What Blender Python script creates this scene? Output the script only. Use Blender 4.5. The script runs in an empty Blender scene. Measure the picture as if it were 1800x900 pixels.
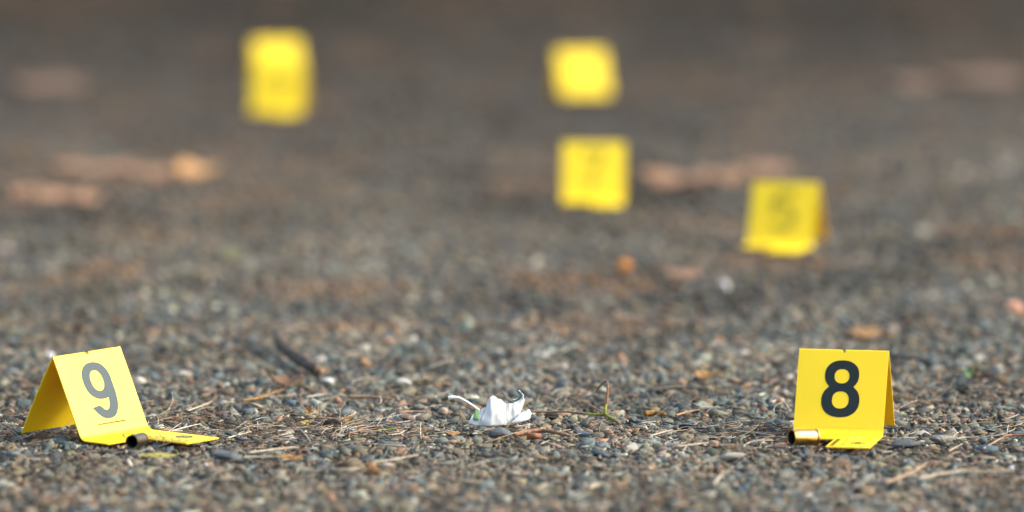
import bpy, bmesh, math, random
import numpy as np
from mathutils import Vector, Matrix, Euler, Quaternion

random.seed(11)
rng = np.random.default_rng(11)
scene = bpy.context.scene
COL = scene.collection
R = math.radians
MM = 0.001

# ------------------------------------------------------------------ camera
FPX = 10750.0                      # focal length in photo pixels (1800 wide)
PITCH = math.atan(991.0 / FPX)    # long lens, held low, looking slightly down
CAM = Vector((0.0, -4.271, 0.518))
cd = bpy.data.cameras.new("camera")
cd.sensor_width = 36.0
cd.lens = FPX / 1800.0 * 36.0
cd.clip_start = 0.1
cd.clip_end = 2000.0
cd.dof.use_dof = True
cd.dof.focus_distance = 4.30
cd.dof.aperture_fstop = 4.2
cam = bpy.data.objects.new("camera", cd)
cam.location = CAM
cam.rotation_euler = (math.pi / 2 - PITCH, 0, 0)
COL.objects.link(cam)
scene.camera = cam

# ------------------------------------------------------------------ light
SUN_EL, SUN_AZ = R(38), R(92)      # azimuth measured from +Y (away) towards +X (right)
world = bpy.data.worlds.new("World")
scene.world = world
world.use_nodes = True
nt = world.node_tree
sky = nt.nodes.new("ShaderNodeTexSky")
sky.sky_type = 'NISHITA'
sky.sun_disc = False
sky.sun_elevation = SUN_EL
sky.sun_rotation = SUN_AZ
sky.dust_density = 3.0
sky.air_density = 1.0
nt.links.new(sky.outputs[0], nt.nodes["Background"].inputs[0])
nt.nodes["Background"].inputs[1].default_value = 0.15
sd = bpy.data.lights.new("sun", 'SUN')
sd.energy = 1.5
sd.angle = R(14.0)
sd.color = (1.0, 0.99, 0.96)
sun = bpy.data.objects.new("sun", sd)
sdir = Vector((math.cos(SUN_EL) * math.sin(SUN_AZ), math.cos(SUN_EL) * math.cos(SUN_AZ), math.sin(SUN_EL)))
sun.rotation_euler = sdir.to_track_quat('Z', 'Y').to_euler()
sun.location = sdir * 20
COL.objects.link(sun)
scene.view_settings.view_transform = 'Standard'
scene.view_settings.look = 'None'
scene.view_settings.exposure = 1.78
scene.view_settings.gamma = 1.0

# ------------------------------------------------------------------ placing helpers
CX = Vector((1, 0, 0))
CF = Vector((0, math.cos(PITCH), -math.sin(PITCH)))
CU = Vector((0, math.sin(PITCH), math.cos(PITCH)))


def ray(px, py):
    return CX * ((px - 900) / FPX) + CU * ((450 - py) / FPX) + CF


def G(px, py, z=0.0):
    """the ground point (at height z) that the photo shows at px, py"""
    d = ray(px, py)
    return CAM + d * ((z - CAM.z) / d.z)


def Q(px, py, Y):
    """the point at depth Y that the photo shows at px, py"""
    d = ray(px, py)
    return CAM + d * ((Y - CAM.y) / d.y)


def tag(o, label=None, cat=None, group=None, kind=None):
    if label: o["label"] = label
    if cat: o["category"] = cat
    if group: o["group"] = group
    if kind: o["kind"] = kind
    return o


def empty(name, loc, rot=(0, 0, 0)):
    o = bpy.data.objects.new(name, None)
    o.empty_display_size = 0.02
    o.location = loc
    o.rotation_euler = rot
    COL.objects.link(o)
    return o


def link(name, me, mat=None, parent=None, smooth=False):
    if mat is not None:
        for m in (mat if isinstance(mat, (list, tuple)) else [mat]):
            me.materials.append(m)
    if smooth:
        me.polygons.foreach_set("use_smooth", [True] * len(me.polygons))
    o = bpy.data.objects.new(name, me)
    COL.objects.link(o)
    if parent is not None:
        o.parent = parent
    return o


# ------------------------------------------------------------------ materials
def newmat(name):
    m = bpy.data.materials.new(name)
    m.use_nodes = True
    n = m.node_tree
    return m, n, n.nodes["Principled BSDF"]


def N(n, typ, **kw):
    nd = n.nodes.new(typ)
    for k, v in kw.items():
        setattr(nd, k, v)
    return nd


def mixc(n, a, b, fac, mode='MIX'):
    nd = N(n, "ShaderNodeMix", data_type='RGBA', blend_type=mode)
    for sock, v in ((nd.inputs[0], fac), (nd.inputs[6], a), (nd.inputs[7], b)):
        if hasattr(v, "is_linked") or hasattr(v, "links"):
            n.links.new(v, sock)
        elif isinstance(v, (int, float)):
            sock.default_value = v
        else:
            sock.default_value = (*v, 1) if len(v) == 3 else v
    return nd.outputs[2]


def noise(n, scale, detail=4, rough=0.55, coord="Object"):
    tc = N(n, "ShaderNodeTexCoord")
    t = N(n, "ShaderNodeTexNoise")
    t.inputs["Scale"].default_value = scale
    t.inputs["Detail"].default_value = detail
    t.inputs["Roughness"].default_value = rough
    n.links.new(tc.outputs[coord], t.inputs["Vector"])
    return t.outputs["Fac"]


def ramp(n, fac, stops):
    r = N(n, "ShaderNodeValToRGB")
    while len(r.color_ramp.elements) < len(stops):
        r.color_ramp.elements.new(0.5)
    for e, (p, c) in zip(r.color_ramp.elements, stops):
        e.position = p
        e.color = (*c, 1)
    n.links.new(fac, r.inputs[0])
    return r.outputs[0]


def bump(n, bs, height, strength, dist):
    b = N(n, "ShaderNodeBump")
    b.inputs["Strength"].default_value = strength
    b.inputs["Distance"].default_value = dist
    n.links.new(height, b.inputs["Height"])
    n.links.new(b.outputs[0], bs.inputs["Normal"])


def simple(name, c1, c2, scale, rough=0.7, spec=0.35, bstr=0.4, metallic=0.0, bdist=0.0006):
    m, n, bs = newmat(name)
    f = noise(n, scale)
    col = ramp(n, f, [(0.3, c1), (0.7, c2)])
    n.links.new(col, bs.inputs["Base Color"])
    bs.inputs["Roughness"].default_value = rough
    bs.inputs["Specular IOR Level"].default_value = spec
    bs.inputs["Metallic"].default_value = metallic
    if bstr:
        bump(n, bs, f, bstr, bdist)
    return m


def plastic():
    m, n, bs = newmat("yellow_plastic")
    f = noise(n, 45, 5)
    f2 = noise(n, 700, 3)
    c = ramp(n, f, [(0.3, (0.80, 0.595, 0.003)), (0.7, (0.84, 0.625, 0.004))])
    dirt = ramp(n, noise(n, 120, 6, 0.7), [(0.66, (0, 0, 0)), (0.82, (0.12, 0.12, 0.12))])
    c = mixc(n, c, (0.45, 0.36, 0.12), dirt)
    tc = N(n, "ShaderNodeTexCoord")
    sx = N(n, "ShaderNodeSeparateXYZ")
    n.links.new(tc.outputs["Object"], sx.inputs[0])
    hz = N(n, "ShaderNodeMapRange")
    hz.inputs[1].default_value = 0.0
    hz.inputs[2].default_value = 0.016
    hz.inputs[3].default_value = 0.22
    hz.inputs[4].default_value = 0.0
    n.links.new(sx.outputs[2], hz.inputs[0])
    gr = ramp(n, noise(n, 260, 6, 0.7), [(0.50, (0, 0, 0)), (0.70, (1, 1, 1))])
    c = mixc(n, c, (0.30, 0.22, 0.07), mixc(n, (0, 0, 0), gr, hz.outputs[0]))
    n.links.new(c, bs.inputs["Base Color"])
    r = N(n, "ShaderNodeMapRange")
    r.inputs[3].default_value = 0.48
    r.inputs[4].default_value = 0.58
    n.links.new(f, r.inputs[0])
    n.links.new(r.outputs[0], bs.inputs["Roughness"])
    bs.inputs["Specular IOR Level"].default_value = 0.5
    bump(n, bs, f2, 0.06, 0.0003)
    tr = N(n, "ShaderNodeBsdfTranslucent")
    tr.inputs[0].default_value = (0.90, 0.44, 0.001, 1)
    ms = N(n, "ShaderNodeMixShader")
    ms.inputs[0].default_value = 0.22
    out = n.nodes["Material Output"]
    n.links.new(bs.outputs[0], ms.inputs[1])
    n.links.new(tr.outputs[0], ms.inputs[2])
    n.links.new(ms.outputs[0], out.inputs[0])
    return m


def ink():
    m, n, bs = newmat("black_ink")
    f = noise(n, 300, 5)
    n.links.new(ramp(n, f, [(0.3, (0.006, 0.009, 0.006)), (0.7, (0.012, 0.015, 0.011))]), bs.inputs["Base Color"])
    bs.inputs["Specular Tint"].default_value = (0.72, 0.92, 1.0, 1)
    bs.inputs["Roughness"].default_value = 0.52
    bs.inputs["Specular IOR Level"].default_value = 0.29
    return m


def faded_ink():
    m, n, bs = newmat("worn_print")
    f = noise(n, 500, 5)
    n.links.new(ramp(n, f, [(0.40, (0.03, 0.025, 0.008)), (0.72, (0.40, 0.27, 0.01))]), bs.inputs["Base Color"])
    bs.inputs["Roughness"].default_value = 0.45
    return m


def brass(name, c1, c2, r1, r2):
    m, n, bs = newmat(name)
    f = noise(n, 380, 6, 0.65)
    n.links.new(ramp(n, f, [(0.35, c1), (0.7, c2)]), bs.inputs["Base Color"])
    bs.inputs["Metallic"].default_value = 1.0
    r = N(n, "ShaderNodeMapRange")
    r.inputs[3].default_value = r1
    r.inputs[4].default_value = r2
    n.links.new(f, r.inputs[0])
    n.links.new(r.outputs[0], bs.inputs["Roughness"])
    bump(n, bs, f, 0.1, 0.0002)
    return m


def stone_mat():
    m, n, bs = newmat("crushed_stone")
    at = N(n, "ShaderNodeAttribute")
    at.attribute_name = "tint"
    f = noise(n, 900, 5, 0.65)
    f2 = noise(n, 2600, 3, 0.6)
    k = ramp(n, f, [(0.28, (0.62, 0.62, 0.62)), (0.72, (1.36, 1.34, 1.30))])
    c = mixc(n, at.outputs["Color"], k, 1.0, 'MULTIPLY')
    sp = ramp(n, f2, [(0.63, (0, 0, 0)), (0.72, (1, 1, 1))])
    c = mixc(n, c, mixc(n, c, (2.0, 1.95, 1.8), 1.0, 'MULTIPLY'), sp)
    dust = ramp(n, noise(n, 160, 5), [(0.5, (0, 0, 0)), (0.75, (0.8, 0.8, 0.8))])
    c = mixc(n, c, mixc(n, c, (1.65, 1.55, 1.28), 1.0, 'MULTIPLY'), dust)
    n.links.new(c, bs.inputs["Base Color"])
    bs.inputs["Roughness"].default_value = 0.88
    bs.inputs["Specular IOR Level"].default_value = 0.03
    bump(n, bs, f, 0.55, 0.0009)
    return m


def road_mat():
    """dark binder and grit between the stones; far off the cells stand for the stones themselves"""
    m, n, bs = newmat("worn_asphalt")
    tc = N(n, "ShaderNodeTexCoord")
    cols = []
    v = N(n, "ShaderNodeTexVoronoi")
    v.inputs["Scale"].default_value = 330
    n.links.new(tc.outputs["Object"], v.inputs["Vector"])
    sep = N(n, "ShaderNodeSeparateColor")
    n.links.new(v.outputs["Color"], sep.inputs[0])
    c = ramp(n, sep.outputs[0], [(0.0, (0.035, 0.033, 0.028)), (0.30, (0.062, 0.064, 0.060)), (0.55, (0.09, 0.088, 0.080)),
                                 (0.72, (0.115, 0.092, 0.068)), (0.88, (0.14, 0.118, 0.085)), (1.0, (0.20, 0.185, 0.155))])
    edge = ramp(n, v.outputs["Distance"], [(0.25, (1, 1, 1)), (0.75, (0.45, 0.43, 0.40))])
    c = mixc(n, c, edge, 1.0, 'MULTIPLY')
    soil = ramp(n, noise(n, 3.5, 6), [(0.45, (0, 0, 0)), (0.7, (0.5, 0.5, 0.5))])
    c = mixc(n, c, (0.085, 0.068, 0.045), soil)
    # base colour blends into a dark brown that grows with distance
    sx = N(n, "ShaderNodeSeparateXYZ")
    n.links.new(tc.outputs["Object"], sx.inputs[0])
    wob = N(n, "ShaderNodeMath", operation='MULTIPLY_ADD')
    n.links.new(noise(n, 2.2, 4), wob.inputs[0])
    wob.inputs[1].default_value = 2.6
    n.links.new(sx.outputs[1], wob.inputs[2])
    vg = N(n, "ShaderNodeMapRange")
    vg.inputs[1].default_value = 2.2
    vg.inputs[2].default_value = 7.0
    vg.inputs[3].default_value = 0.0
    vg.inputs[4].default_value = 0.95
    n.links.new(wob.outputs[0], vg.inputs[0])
    far_tone = ramp(n, noise(n, 14, 5), [(0.35, (0.012, 0.0095, 0.006)), (0.7, (0.042, 0.030, 0.018))])
    c = mixc(n, c, far_tone, vg.outputs[0])
    n.links.new(c, bs.inputs["Base Color"])
    bs.inputs["Roughness"].default_value = 0.95
    bs.inputs["Specular IOR Level"].default_value = 0.05
    h = N(n, "ShaderNodeMath", operation='MULTIPLY')
    n.links.new(v.outputs["Distance"], h.inputs[0])
    h.inputs[1].default_value = -1.0
    bump(n, bs, h.outputs[0], 0.8, 0.002)
    return m


def tint_mat(name, rough=0.7, spec=0.3, transl=0.0):
    m, n, bs = newmat(name)
    at = N(n, "ShaderNodeAttribute")
    at.attribute_name = "tint"
    f = noise(n, 700, 4)
    k = ramp(n, f, [(0.3, (0.7, 0.7, 0.68)), (0.7, (1.25, 1.23, 1.2))])
    n.links.new(mixc(n, at.outputs["Color"], k, 1.0, 'MULTIPLY'), bs.inputs["Base Color"])
    bs.inputs["Roughness"].default_value = rough
    bs.inputs["Specular IOR Level"].default_value = spec
    return m


M_YEL = plastic()
M_INK = ink()
M_LINE = simple("brown_print", (0.03, 0.02, 0.01), (0.07, 0.045, 0.02), 300, 0.9, 0.05, 0)
M_FAINT = simple("faint_print", (0.32, 0.235, 0.006), (0.40, 0.295, 0.008), 300, 0.5, 0.3, 0)
M_WORN = faded_ink()
M_BRASS = brass("polished_brass", (0.46, 0.28, 0.07), (0.66, 0.45, 0.16), 0.24, 0.40)
M_DULL = brass("tarnished_brass", (0.055, 0.042, 0.026), (0.17, 0.13, 0.075), 0.36, 0.55)
M_SOOT = simple("sooty_brass", (0.008, 0.007, 0.005), (0.045, 0.038, 0.027), 300, 0.6, 0.3, 0.2, 0.5)
M_STONE = stone_mat()
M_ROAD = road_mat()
M_STRAW = tint_mat("dry_straw")
M_SOIL = simple("dark_soil", (0.030, 0.024, 0.017), (0.085, 0.070, 0.050), 60, 0.95, 0.2, 0.6, 0, 0.01)


def litter_mat(name, c1, c2, scale=350, rough=0.7):
    return simple(name, c1, c2, scale, rough, 0.18, 0.5)


M_BARK = litter_mat("grey_bark", (0.035, 0.030, 0.024), (0.13, 0.115, 0.095))
M_DBARK = litter_mat("dark_bark", (0.012, 0.008, 0.004), (0.095, 0.066, 0.040))
M_TAN = litter_mat("tan_wood", (0.180, 0.102, 0.051), (0.312, 0.204, 0.114))
M_RED = litter_mat("reddish_twig", (0.119, 0.052, 0.025), (0.238, 0.126, 0.066))
M_PALE = litter_mat("pale_straw", (0.211, 0.167, 0.105), (0.384, 0.329, 0.236))
M_YGREEN = litter_mat("green_stem", (0.140, 0.168, 0.021), (0.294, 0.266, 0.028))
M_OCHRE = litter_mat("ochre_leaf", (0.120, 0.056, 0.015), (0.270, 0.143, 0.034))
M_YLEAF = litter_mat("yellow_leaf", (0.150, 0.128, 0.022), (0.300, 0.247, 0.045))
M_STEM = litter_mat("muted_stem", (0.085, 0.13, 0.022), (0.17, 0.19, 0.035))
M_OLIVE = litter_mat("olive_leaf", (0.07, 0.065, 0.02), (0.15, 0.135, 0.045))
M_GREEN = litter_mat("fresh_leaf", (0.045, 0.10, 0.025), (0.09, 0.18, 0.045))
M_BROWN = litter_mat("brown_leaf", (0.09, 0.045, 0.02), (0.24, 0.13, 0.06))
M_PINK = litter_mat("pinkish_bark", (0.11, 0.062, 0.030), (0.27, 0.145, 0.068), 70)
M_ORANGE = litter_mat("orange_bark", (0.28, 0.145, 0.05), (0.44, 0.24, 0.09), 90)
M_DUST = litter_mat("dusty_bark", (0.075, 0.040, 0.017), (0.135, 0.075, 0.033), 90)
M_WHITE = simple("white_felt", (0.43, 0.425, 0.375), (0.56, 0.555, 0.505), 150, 0.85, 0.15, 0.5, 0, 0.0005)
M_LEAFTOP = simple("dark_green_leaf", (0.035, 0.065, 0.02), (0.07, 0.12, 0.035), 260, 0.5, 0.4, 0.4)
M_LEAFLIT = simple("lit_green_leaf", (0.12, 0.24, 0.06), (0.18, 0.32, 0.09), 260, 0.5, 0.4, 0.4)  # the green upper side again, with lit brightness put into its colour


# ------------------------------------------------------------------ stones
def hull(n, seed, flat=1.0, jit=0.16):
    """an angular stone: the hull of n jittered points spread over a sphere"""
    r = np.random.default_rng(seed)
    k = np.arange(n) + 0.5
    ph = np.arccos(1 - 2 * k / n)
    th = math.pi * (1 + 5 ** 0.5) * k + r.uniform(0, 6.28)
    p = np.stack([np.cos(th) * np.sin(ph), np.sin(th) * np.sin(ph), np.cos(ph)], 1)
    p += r.normal(0, jit, p.shape)
    # cut by a few planes for broken faces
    for _ in range(4):
        d = r.normal(size=3); d /= np.linalg.norm(d)
        lim = r.uniform(0.6, 0.85)
        s = p @ d
        over = s > lim
        p[over] -= np.outer(s[over] - lim, d) * 0.9
    bm = bmesh.new()
    vs = [bm.verts.new(q) for q in p]
    res = bmesh.ops.convex_hull(bm, input=vs)
    dead = list({g for g in res["geom_interior"] + res["geom_unused"] if isinstance(g, bmesh.types.BMVert)})
    bmesh.ops.delete(bm, geom=dead, context='VERTS')
    bmesh.ops.triangulate(bm, faces=bm.faces)
    bmesh.ops.recalc_face_normals(bm, faces=bm.faces)
    bm.verts.index_update()
    V = np.array([v.co for v in bm.verts], dtype=np.float64)
    F = np.array([[v.index for v in f.verts] for f in bm.faces], dtype=np.int64)
    bm.free()
    return V, F


PAL = np.array([
    (0.044, 0.063, 0.065),   # blue grey
    (0.078, 0.100, 0.099),   # light blue grey
    (0.022, 0.026, 0.024),   # near black
    (0.082, 0.088, 0.074),   # grey
    (0.112, 0.093, 0.068),   # pink taupe
    (0.175, 0.100, 0.060),   # salmon
    (0.150, 0.126, 0.080),   # tan
    (0.270, 0.262, 0.215),   # off white
    (0.090, 0.068, 0.045),   # brown
])
PW = np.array([.17, .15, .09, .16, .17, .060, .12, .05, .07])
PW = PW / PW.sum()


def colours(n):
    c = PAL[rng.choice(len(PAL), n, p=PW)] * 1.12
    c = c * 0.76 + np.array([0.100, 0.099, 0.086]) * 0.24
    return np.clip(c * rng.uniform(0.75, 1.3, (n, 1)) * rng.uniform(0.94, 1.06, (n, 3)), 0.01, 0.8)


def rotmats(n, tilt):
    a = rng.uniform(0, 2 * np.pi, n)
    tx, ty = rng.normal(0, tilt, n), rng.normal(0, tilt, n)
    ca, sa = np.cos(a), np.sin(a)
    z = np.zeros(n); o = np.ones(n)
    Rz = np.stack([ca, -sa, z, sa, ca, z, z, z, o], 1).reshape(n, 3, 3)
    Rx = np.stack([o, z, z, z, np.cos(tx), -np.sin(tx), z, np.sin(tx), np.cos(tx)], 1).reshape(n, 3, 3)
    Ry = np.stack([np.cos(ty), z, np.sin(ty), z, o, z, -np.sin(ty), z, np.cos(ty)], 1).reshape(n, 3, 3)
    return Rz @ Rx @ Ry


def mesh_from(name, V, F, tint=None, tints_face=None):
    me = bpy.data.meshes.new(name)
    me.vertices.add(len(V))
    me.vertices.foreach_set("co", V.astype(np.float32).ravel())
    nf, k = F.shape
    me.loops.add(nf * k)
    me.loops.foreach_set("vertex_index", F.astype(np.int32).ravel())
    me.polygons.add(nf)
    me.polygons.foreach_set("loop_start", np.arange(0, nf * k, k, dtype=np.int32))
    if tint is not None:
        a = me.attributes.new("tint", 'FLOAT_COLOR', 'POINT')
        a.data.foreach_set("color", np.concatenate([tint, np.ones((len(tint), 1))], 1).astype(np.float32).ravel())
    me.update(calc_edges=True)
    return me


def scatter(pos, half, cols, templates, tilt=0.35):
    """join one copy of a template per position (half = half sizes), return V, F, tints"""
    n = len(pos)
    pick = rng.integers(0, len(templates), n)
    Rm = rotmats(n, tilt)
    Vs, Fs, Cs = [], [], []
    off = 0
    for t, (TV, TF) in enumerate(templates):
        ids = np.nonzero(pick == t)[0]
        if not len(ids):
            continue
        v = TV[None] * half[ids][:, None, :]
        v = np.einsum('nij,nkj->nki', Rm[ids], v) + pos[ids][:, None, :]
        f = TF[None] + (np.arange(len(ids)) * len(TV))[:, None, None] + off
        Vs.append(v.reshape(-1, 3)); Fs.append(f.reshape(-1, 3))
        Cs.append(np.repeat(cols[ids], len(TV), 0))
        off += len(ids) * len(TV)
    return np.concatenate(Vs), np.concatenate(Fs), np.concatenate(Cs)


# the road surface: one sheet to the horizon, its stones as children
def ground_sheet(name, x0, x1, y0, y1, z, mat):
    me = bpy.data.meshes.new(name)
    me.from_pydata([(x0, y0, z), (x1, y0, z), (x1, y1, z), (x0, y1, z)], [], [(0, 1, 2, 3)])
    return tag(link(name, me, mat), kind="structure")


BASE = -1.3 * MM
soil = ground_sheet("ground", -600, 600, -300, 900, BASE - 0.06, M_SOIL)
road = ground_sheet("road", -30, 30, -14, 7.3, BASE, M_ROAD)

KEEP = []                           # discs where stones stay low: under markers and casings


def zcap(xy):
    cap = np.full(len(xy), 5.2 * MM)
    for (x, y, r, h) in KEEP:
        cap[(xy[:, 0] - x) ** 2 + (xy[:, 1] - y) ** 2 < r * r] = h
    return cap


# --- the markers' places: fold line centre in the photo, turn, tilt
MARKERS = [
    # px,  py,  turn, roll, digit, label
    (1473, 763, -11, 0.3, "8", "yellow tent marker printed with a crisp black 8, brass casing at its foot"),
    (203, 764, 46, -2.2, "9", "yellow tent marker printed with a 9 bleached grey by glare, beside dull casing"),
    (1371, 430, -15, 0, "5", "blurred yellow tent marker behind and above marker 8, nearest of the out of focus ones"),
    (1042, 351, -3, 0, "7", "blurred yellow tent marker directly in front of the paler one in the middle"),
    (1031, 168, 12, 0, "", "pale blurred yellow tent marker standing alone behind another in the middle"),
    (486, 193, -6, 0, "3", "saturated blurred yellow tent marker hiding the foot of a paler marker behind it"),
    (494, 148, 12, 0, "", "pale blurred yellow tent marker half hidden behind a brighter yellow marker"),
]
W, S, LEAN = 63 * MM, 63 * MM, R(25.5)
LEANB = R(32.3); SB = 67 * MM
FOLD_R, RIDGE_R, TH = 7 * MM, 1.6 * MM, 0.9 * MM
BAR, ARM, ARM_W = 27 * MM, 71 * MM, 30 * MM
MZ = 4.6 * MM
for (px, py, turn, roll, dg, lab) in MARKERS:
    p = G(px, py, MZ)
    t = R(turn)
    nrm = Vector((math.sin(t), -math.cos(t), 0)); uu = Vector((math.cos(t), math.sin(t), 0))
    for a in (-0.02, 0, 0.02):
        for b in (-0.07, -0.05, 0, 0.025):
            q = p + uu * a * 1.4 + nrm * b
            KEEP.append((q.x, q.y, 0.026, 4.0 * MM))
    for b in (0.04, 0.055, 0.07):
        q = p + uu * 0.017 + nrm * b
        KEEP.append((q.x, q.y, 0.02, 4.0 * MM))
CASE8 = G(1413, 784, 3.2 * MM)
CASE9 = G(241, 786, 3.2 * MM)
for c in (CASE8, CASE9):
    KEEP.append((c.x, c.y, 0.016, 3.0 * MM))

# large stones one can pick out: (photo x, y of base, width px, height px, colour, label)
SPECIAL = [
    (1208, 757, 46, 13, (0.10, 0.145, 0.165), "wide blue grey stone"),
    (1288, 811, 42, 17, (0.40, 0.37, 0.30), "pale grey angular stone"),
    (939, 776, 32, 16, (0.36, 0.17, 0.10), "brick coloured square stone"),
    (878, 772, 34, 17, (0.15, 0.165, 0.175), "grey wedge shaped stone"),
    (1022, 770, 30, 13, (0.13, 0.16, 0.18), "rounded blue grey stone"),
    (1654, 783, 40, 18, (0.33, 0.31, 0.26), "large pale grey stone"),
    (1590, 792, 48, 17, (0.14, 0.15, 0.155), "large dark grey stone"),
    (1653, 771, 17, 12, (0.045, 0.06, 0.07), "black pointed stone"),
    (1740, 800, 36, 16, (0.12, 0.165, 0.19), "blue grey stone"),
    (405, 818, 62, 20, (0.15, 0.17, 0.175), "broad flat slate grey stone"),
    (415, 776, 38, 13, (0.13, 0.16, 0.18), "smooth blue grey stone"),
    (708, 678, 26, 10, (0.55, 0.55, 0.52), "whitish rounded stone"),
    (575, 676, 26, 12, (0.60, 0.60, 0.57), "white oblong stone"),
    (714, 742, 28, 15, (0.25, 0.20, 0.17), "brownish rounded stone"),
    (672, 752, 30, 13, (0.07, 0.09, 0.10), "dark slate stone"),
    (515, 715, 28, 12, (0.16, 0.21, 0.235), "light blue stone"),
    (455, 722, 34, 10, (0.40, 0.30, 0.20), "tan flat stone"),
    (640, 650, 20, 20, (0.50, 0.30, 0.16), "orange tan upright stone"),
    (88, 634, 14, 15, (0.85, 0.85, 0.83), "small bright white stone"),
    (1272, 512, 24, 20, (0.60, 0.60, 0.58), "blurred pale stone"),
    (1782, 556, 30, 24, (0.70, 0.36, 0.24), "blurred pink stone"),
    (1100, 480, 26, 26, (0.8, 0.33, 0.09), "blurred orange stone"),
    (583, 755, 38, 17, (0.028, 0.028, 0.026), "black lump of tar"),
    (1777, 838, 12, 20, (0.80, 0.79, 0.76), "small white stone"),
    (652, 838, 24, 24, (0.42, 0.24, 0.12), "orange brown rounded stone"),
    (1055, 805, 30, 12, (0.09, 0.115, 0.13), "dark blue stone"),
    (1035, 765, 20, 12, (0.30, 0.20, 0.16), "dusky pink stone"),
    (975, 790, 44, 10, (0.33, 0.24, 0.19), "pinkish flat stone"),
    (835, 722, 24, 9, (0.45, 0.25, 0.15), "salmon stone"),
    (780, 728, 22, 12, (0.46, 0.36, 0.26), "sand coloured stone"),
    (1255, 785, 22, 11, (0.42, 0.27, 0.20), "salmon pink stone"),
    (1372, 792, 30, 14, (0.40, 0.24, 0.18), "salmon pink stone"),
]
big = []
hi = [hull(17, 500 + i, jit=0.34) for i in range(16)]
placed = []
tmpl_me = []
for i, (tv, tf) in enumerate(hi):
    bm = bmesh.new()
    vs = [bm.verts.new(v) for v in tv]
    for f in tf:
        bm.faces.new([vs[k] for k in f])
    bmesh.ops.dissolve_limit(bm, angle_limit=R(9), verts=bm.verts, edges=bm.edges)
    bmesh.ops.bevel(bm, geom=list(bm.edges), offset=0.045, segments=1, affect='EDGES', profile=0.5)
    bmesh.ops.triangulate(bm, faces=bm.faces)
    bmesh.ops.recalc_face_normals(bm, faces=bm.faces)
    bm.verts.index_update()
    V = np.array([v.co for v in bm.verts]); F = np.array([[v.index for v in f.verts] for f in bm.faces])
    bm.free()
    tmpl_me.append((V, F))


def big_stone(x, y, zc, a, b, c, col, rotz, label=None):
    V, F = random.choice(tmpl_me)
    me = mesh_from("stone", V, F, np.tile(np.array(col), (len(V), 1)))
    o = link("stone", me, M_STONE, road)
    o.location = (x, y, zc)
    o.scale = (a, b, c)
    o.rotation_euler = (random.gauss(0, 0.12), random.gauss(0, 0.12), rotz)
    if label: o["label"] = label
    placed.append((x, y, max(a, b)))


for (px, py, w, h, col, lab) in SPECIAL:
    p = G(px, py, 0)
    sc = FPX / (p - CAM).length
    a = w / sc / 2
    hh = h / sc
    cz = min(hh * 0.5, a * 1.0)
    big_stone(p.x, p.y + a * 0.7, hh - cz, a, a * random.uniform(0.65, 0.9), cz, tuple(0.62 * q for q in col), random.uniform(-0.3, 0.3), lab)
n_auto = 0
tries = 0
while n_auto < 300 - len(SPECIAL) and tries < 20000:
    tries += 1
    py = 575 + 325 * random.random() ** 0.8
    px = random.uniform(0, 1800)
    p = G(px, py, 0)
    a = random.uniform(3.6, 6.8) * MM
    if any((p.x - x) ** 2 + (p.y - y) ** 2 < (a + r) ** 2 for x, y, r in placed):
        continue
    cap = zcap(np.array([[p.x, p.y]]))[0]
    c = a * random.uniform(0.38, 0.65)
    top = min(cap, random.uniform(1.4, 4.0) * MM)
    col = colours(1)[0]
    big_stone(p.x, p.y, top - c, a * random.uniform(1, 1.25), a * random.uniform(0.75, 1), c, col, random.uniform(0, 6.28))
    n_auto += 1
placed_np = np.array(placed)


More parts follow.
